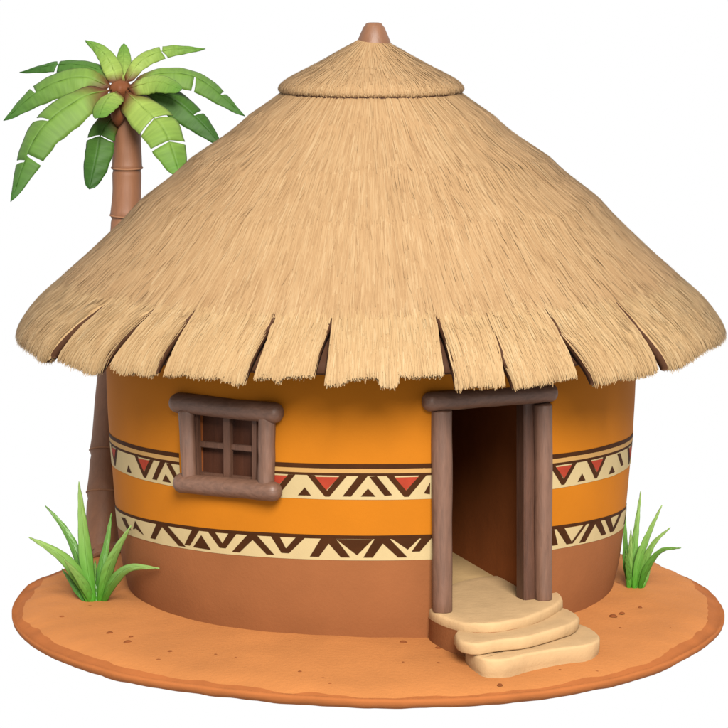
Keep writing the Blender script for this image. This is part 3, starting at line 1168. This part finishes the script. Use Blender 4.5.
# little clods lying in the soil
clods = [(62, 617, 7), (110, 633, 8), (131, 637, 6), (170, 652, 8), (192, 653, 5), (216, 655, 6), (236, 658, 5), (128, 642, 9), (403, 646, 9), (438, 650, 8),
         (438, 662, 5), (403, 662, 4), (500, 676, 6), (613, 616, 9), (622, 613, 6), (590, 640, 4), (620, 628, 4), (640, 607, 4),
         (300, 668, 5), (330, 676, 4), (560, 664, 4), (670, 628, 4), (85, 640, 4)]
for n_, (x, y, w) in enumerate(clods):
    p = at_z(x, y, -.06); p.z = gz(p.x, p.y, 0) - .004
    if x < 250 or x > 580: p = at_z(x, y, gz(p.x, p.y, 0)); 
    b = len(V); rw = w / 200
    for k in range(10):
        a = 2 * PI * k / 10
        q = 1 + .35 * noise.noise(Vector((math.cos(a), math.sin(a), n_ * 2.2)))
        V.append((p.x + rw * q * math.cos(a), p.y + rw * .9 * q * math.sin(a), p.z - .004))
    for k in range(10):
        a = 2 * PI * k / 10
        V.append((p.x + rw * .55 * math.cos(a), p.y + rw * .5 * math.sin(a), p.z + rw * .28))
    V.append((p.x, p.y, p.z + rw * .36))
    for k in range(10):
        Fc.append((b + k, b + (k + 1) % 10, b + 10 + (k + 1) % 10, b + 10 + k)); mi.append(2)
        Fc.append((b + 10 + k, b + 10 + (k + 1) % 10, b + 20)); mi.append(2)
g = mesh('ground', V, Fc, [M['soil'], M['soil_edge'], M['clod']], None, True, mi)
tag(g, 'round mound of orange soil with a darker crumbling rim', None, None, 'structure')


# ------------------------------------------------------------------ leaves
def smooth_path(P, n=40):
    P = [Vector(p) for p in P]
    if len(P) == 2: P = [P[0], (P[0] + P[1]) / 2, P[1]]
    out = []
    Q = [P[0] * 2 - P[1]] + P + [P[-1] * 2 - P[-2]]
    segs = len(P) - 1
    for k in range(n):
        x = k / (n - 1) * segs
        i = min(segs - 1, int(x)); f = x - i
        p0, p1, p2, p3 = Q[i], Q[i + 1], Q[i + 2], Q[i + 3]
        out.append(.5 * ((2 * p1) + (p2 - p0) * f + (2 * p0 - 5 * p1 + 4 * p2 - p3) * f * f + (3 * p1 - p0 - 3 * p2 + p3) * f ** 3))
    return out


def leaf(name, path, W, wfun, m, parent, splits=((), ()), fold=.25, face=(0, -.7, .7), thick=.006, rib=None, n=44, gap=.02, slant=.05, stem=0.0, rag=0.0):
    """blade built either side of a midrib; splits = t positions of tears on each side"""
    C = smooth_path(path, n)
    face = Vector(face).normalized()
    L = [0]
    for a, b in zip(C[:-1], C[1:]): L.append(L[-1] + (b - a).length)
    L = np.array(L) / L[-1]
    A = np.array([tuple(c) for c in C])

    def fr(t):
        t = min(1, max(0, t))
        p = Vector([float(np.interp(t, L, A[:, i])) for i in range(3)])
        e = .02
        a = Vector([float(np.interp(max(0, t - e), L, A[:, i])) for i in range(3)])
        b = Vector([float(np.interp(min(1, t + e), L, A[:, i])) for i in range(3)])
        T = (b - a).normalized(); S = T.cross(face)
        S = S.normalized() if S.length > .05 else Vector((1, 0, 0))
        Nn = S.cross(T).normalized()
        return p, T, S, Nn
    V, Fc, T_, U = [], [], [], []
    for si, sg in enumerate((-1, 1)):
        cuts = [stem] + list(splits[si]) + [1.0]
        for c in range(len(cuts) - 1):
            ta = cuts[c] + (gap / 2 if c else 0); tb = cuts[c + 1] - (gap / 2 if c < len(cuts) - 2 else 0)
            nu = max(4, int((tb - ta) * 30)); nw = 6
            base = len(V)
            for i in range(nu + 1):
                t = ta + (tb - ta) * i / nu
                for j in range(nw + 1):
                    w = j / nw
                    tt = t + slant * w * (1 - t) * 1.2
                    if c and i == 0: tt += gap * w
                    if c < len(cuts) - 2 and i == nu: tt -= gap * w * .6
                    p, T, S, Nn = fr(tt)
                    ww = W * wfun(min(1, t if c == len(cuts) - 2 and i == nu else tt)) * w
                    if c < len(cuts) - 2: pass
                    ww *= 1 + rag * noise.noise(Vector((t * 9, sg, c)))
                    q = p + S * (sg * ww) + Nn * (-fold * abs(ww) * (.4 + .6 * w) + .004 * math.sin(t * 40 + j))
                    V.append(q); T_.append(t); U.append((w * sg * .5 + .5, tt))
            f = grid_faces(nu + 1, nw + 1, base, sg < 0)
            Fc += f
    me = mesh(name, V, Fc, m, parent, True, None, T_, U)
    md = me.modifiers.new('thickness', 'SOLIDIFY'); md.thickness = thick; md.offset = 0
    if rib:
        rp = [C[i] + fr(L[i])[3] * .002 for i in range(0, n - 2, 2)]
        rr_ = [rib * (1 - .8 * i / len(rp)) for i in range(len(rp))]
        v_, f_ = tube(rp, rr_, 8)
        mesh('midrib', v_, f_, M['petiole'] if rib > .02 else m, me, True, None, [min(1, (i // 8) / len(rp)) for i in range(len(v_))], [(0, 0)] * len(v_))
    return me


# ------------------------------------------------------------------ palm
PY = 2.9
base = Vector((-2.80, 1.35, -.12))
palm = empty('palm_tree', 'palm with a ringed brown trunk and broad split green leaves behind the hut', 'palm tree', tuple(base))
ctrl = [(base.x, base.y, base.z), tuple(at_y(103, 545, 1.45)), tuple(at_y(108, 455, 1.9)), tuple(at_y(114, 370, 2.35)), tuple(at_y(122, 275, 2.75)), tuple(at_y(126, 210, 2.85)),
        tuple(at_y(127, 160, PY)), tuple(at_y(125.5, 120, PY)), tuple(at_y(122, 96, PY))]
tp = smooth_path([Vector(c) for c in ctrl], 130)
rings_y = [495, 453, 325, 270, 216, 168.5]
rings = []
for y in rings_y:
    best = min(range(len(tp)), key=lambda i: abs((364 - F * (tp[i] - CAM).dot(UP) / (tp[i] - CAM).dot(FWD)) - y))
    rings.append(best)
rad = []
for i in range(len(tp)):
    f = i / (len(tp) - 1)
    r = .21 - .05 * min(1, f * 1.6)
    if f > .9: r -= .05 * (f - .9) / .1
    # swelling towards each ring
    d = min(((i - k) if i >= k else 99) for k in rings + [0])
    r *= 1 + .07 * math.exp(-d / 2.0) - .015
    rad.append(r)
for k in rings:
    if k > 0: rad[k - 1] *= .955
v, f = tube(tp, rad, 28, .03, 4)
mesh('trunk', v, f, M['trunk'], palm)
for k in rings:
    c = tp[k]; t = (tp[k + 1] - tp[k - 1]).normalized()
    u_ = t.cross(Vector((0, 1, 0))).normalized(); w_ = u_.cross(t)
    V = []
    for i in range(40):
        a = 2 * PI * i / 40
        for j in range(6):
            b_ = 2 * PI * j / 6
            R_ = rad[k] - .001 + .009 * math.cos(b_)
            V.append(c + (u_ * math.cos(a) + w_ * math.sin(a)) * R_ + t * (.010 * math.sin(b_) + .018 * math.sin(a)))
    Fc = []
    for i in range(40):
        for j in range(6):
            Fc.append((i * 6 + j, ((i + 1) % 40) * 6 + j, ((i + 1) % 40) * 6 + (j + 1) % 6, i * 6 + (j + 1) % 6))
    mesh('trunk_ring', V, Fc, M['ringm'], palm)
# brown crown shoot
cs = [at_y(118, 126, PY - .17), at_y(118, 116, PY - .19), at_y(118.5, 106, PY - .16), at_y(119, 96, PY - .08), at_y(119.5, 88, PY)]
v, f = tube(smooth_path(cs, 16), [.02, .04, .062, .075, .078, .078, .075, .07, .068, .066, .062, .058, .055, .05, .045, .03], 18)
mesh('leaf_sheath', v, f, M['petiole'], palm)
CV = []
cc = at_y(120.5, 89.5, PY - .02)
for i in range(24):
    a = 2 * PI * i / 24
    for j in range(9):
        b_ = PI * j / 8
        R_ = .125 * (1 + .08 * math.sin(a * 7))
        CV.append(cc + Vector((R_ * math.sin(b_) * math.cos(a), R_ * math.sin(b_) * math.sin(a), .10 * math.cos(b_))))
mesh('crown_heart', CV, grid_faces(24, 9, 0, False, wrap=True), M['petiole'], palm)

wb = lambda t: max(0.0, math.sin(PI * min(1, .06 + .94 * t ** .62)) ** .75)          # fat near the stem, pointed tip
wl = lambda t: max(0.0, math.sin(PI * min(1, .05 + .95 * t ** .85)) ** .8)
wr_ = lambda t: max(0.0, math.sin(PI * min(1, .12 + .88 * t ** 1.1)) ** .5)
Zm = lambda x, y: (x / 2.8, y / 2.8)
fr_list = [
    # path in zoomed pixels, depth change, half width px, width fn, material, splits(-,+), face
    ([(322, 238), (265, 190), (165, 180), (55, 203)], .55, 7.0, wl, 'frond_deep', ((.62,), (.62,)), (0, -.7, .7), .04),
    ([(318, 246), (225, 215), (115, 250), (10, 338)], .15, 12.5, wl, 'frond_mid', ((), (.66,)), (-.2, -.75, .6), .03),
    ([(312, 252), (225, 275), (105, 375), (30, 565)], -.55, 17, wl, 'frond_mid', ((.7,), (.45, .74)), (-.5, -.8, .35), .02),
    ([(322, 318), (285, 370), (272, 430), (250, 530)], -.25, 11, wr_, 'frond_deep', ((.33,), (.33,)), (-.2, -1, .1), .02),
    ([(332, 236), (312, 180), (282, 140), (238, 113)], .3, 7.5, wb, 'frond_pale', ((), ()), (.3, -1, .2), .02),
    ([(342, 236), (345, 180), (347, 122)], .45, 6.2, wr_, 'frond_pale', ((), ()), (0, -1, .1), .02),
    ([(348, 238), (395, 170), (470, 140), (575, 137)], .5, 6.5, wl, 'frond_pale', ((.55,), (.55,)), (0, -.8, .6), .04),
    ([(362, 240), (450, 205), (560, 222), (685, 325)], .05, 12, wl, 'frond_mid', ((.76,), (.52,)), (.1, -.6, .8), .03),
    ([(358, 248), (430, 228), (470, 235), (508, 252)], -.3, 8.5, wr_, 'frond_pale', ((), ()), (.1, -.8, .6), .02),
    ([(366, 248), (470, 270), (550, 330), (625, 412)], -.1, 12.5, wl, 'frond_deep', ((.62,), ()), (.3, -.8, .6), .03),
    ([(352, 256), (400, 300), (462, 370), (505, 492)], -.7, 15.5, wr_, 'frond_pale', ((.42, .68), (.42, .68)), (.4, -1, .25), .02),
    ([(330, 256), (308, 268), (290, 292), (276, 330)], -.6, 10.5, wr_, 'frond_pale', ((), ()), (-.3, -1, .2), .02),
]
for n_, (pp, dy, W, wf, mm, spl, face, stem) in enumerate(fr_list):
    L_ = len(pp)
    path = []
    for i, (x, y) in enumerate(pp):
        q = i / (L_ - 1)
        path.append(at_y(x / 2.8, y / 2.8, PY - .02 * n_ * 0 - (.12 if dy < -.2 else 0) + dy * q))
    o = leaf('frond', path, W * 1.04 / 92.0 / (.8), wf, M[mm], palm, spl, .42, face, .008, .009, gap=.012, stem=stem * .6, rag=.06)

# ------------------------------------------------------------------ grass tufts
wg = lambda t: max(.0, (1 - t) ** .75 * (.55 + 1.5 * min(1, t * 2.6)) / 1.35)


def tuft(label, blades, conv, bx, by, gy, spread, name='grass_tuft'):
    b0 = at_z(bx, by, 0)
    b0 = at_y(bx, by, gy)
    zc = gz(b0.x, b0.y, 0)
    b0 = at_z(bx, by, zc)
    root = empty(name, label, 'grass tuft', tuple(b0), 'spiky green grass tufts beside the hut wall')
    for k, (pp, W, dy, mm) in enumerate(blades):
        path = []
        for i, (x, y) in enumerate(pp):
            q = i / (len(pp) - 1)
            px, py = conv(x, y)
            path.append(at_y(px, py, b0.y + dy * q + (.02 * math.sin(k * 2.4))))
        path[0] = path[0] - Vector((0, 0, .03))
        leaf('blade', path, W / 100, wg, M[mm], root, ((), ()), .45, (.25 * (-1) ** k, -1, .25), .008, None, n=30, slant=0)
    return root


cl = lambda x, y: (20 + x / 4.55, 460 + y / 4.55)
tuft('larger tuft of long spiky green grass at the foot of the palm on the left', [
    ([(320, 642), (285, 560), (215, 460), (130, 398), (40, 352)], 6.6, -.1, 'grass'),
    ([(320, 640), (290, 520), (240, 385), (185, 290), (115, 208)], 5.2, .25, 'grass_deep'),
    ([(334, 642), (305, 470), (285, 280), (268, 98)], 6.6, .1, 'grass'),
    ([(350, 642), (368, 500), (395, 370), (416, 242)], 4.6, .2, 'grass_deep'),
    ([(362, 642), (395, 520), (440, 410), (506, 298)], 5.6, -.35, 'grass'),
    ([(372, 645), (420, 555), (500, 490), (635, 493)], 5.2, -.75, 'grass'),
    ([(306, 640), (260, 590), (225, 540), (190, 495)], 3.4, .3, 'grass_deep'),
    ([(340, 645), (330, 560), (338, 500), (342, 455)], 4.0, .3, 'grass_deep'),
    ([(330, 646), (300, 580), (250, 510), (200, 452)], 4.6, -.25, 'grass'),
], cl, 94, 601, -1.0, 1)
cr = lambda x, y: (600 + x / 6.07, 480 + y / 6.07)
tuft('smaller tuft of thin green grass against the wall on the right', [
    ([(180, 652), (160, 520), (155, 360), (150, 170)], 2.9, .1, 'grass_deep'),
    ([(192, 652), (200, 480), (222, 280), (247, 68)], 3.6, .15, 'grass'),
    ([(205, 655), (235, 500), (295, 330), (376, 153)], 3.9, 0, 'grass'),
    ([(222, 655), (262, 520), (325, 385), (427, 288)], 3.7, -.1, 'grass'),
    ([(240, 655), (285, 540), (370, 430), (492, 412)], 3.4, -.2, 'grass_deep'),
    ([(175, 655), (172, 560), (182, 450), (188, 300)], 3.2, -.1, 'grass'),
    ([(200, 655), (180, 580), (165, 500), (158, 420)], 3.0, -.2, 'grass_deep'),
    ([(215, 655), (205, 560), (215, 480), (240, 400)], 3.2, .1, 'grass_deep'),
    ([(250, 655), (285, 580), (300, 520), (312, 460)], 2.6, .1, 'grass'),
], cr, 634, 588, -1.0, 1)

# ------------------------------------------------------------------ light
w = bpy.data.worlds.new('World'); scene.world = w; w.use_nodes = True
bg = w.node_tree.nodes['Background']
bg.inputs[0].default_value = (1, 1, 1, 1); bg.inputs[1].default_value = 1.0
ld = bpy.data.lights.new('key_lamp', 'SUN'); ld.energy = 8.2; ld.angle = math.radians(24); ld.color = (1.0, .965, .91)
lo = bpy.data.objects.new('key_lamp', ld); link(lo)
az, el = math.radians(8), math.radians(33)      # a little to the right of the camera, in front and above
dirn = Vector((-math.sin(az) * math.cos(el), math.cos(az) * math.cos(el), -math.sin(el)))
lo.rotation_euler = dirn.to_track_quat('-Z', 'Y').to_euler()
lo.location = (4, -20, 14)

scene.view_settings.view_transform = 'Standard'
scene.view_settings.look = 'None'
scene.view_settings.exposure = 0
scene.view_settings.gamma = 1
scene.render.engine = 'CYCLES'
scene.cycles.max_bounces = 8
scene.render.resolution_x = 1024
scene.render.resolution_y = 1024
bpy.context.view_layer.update()
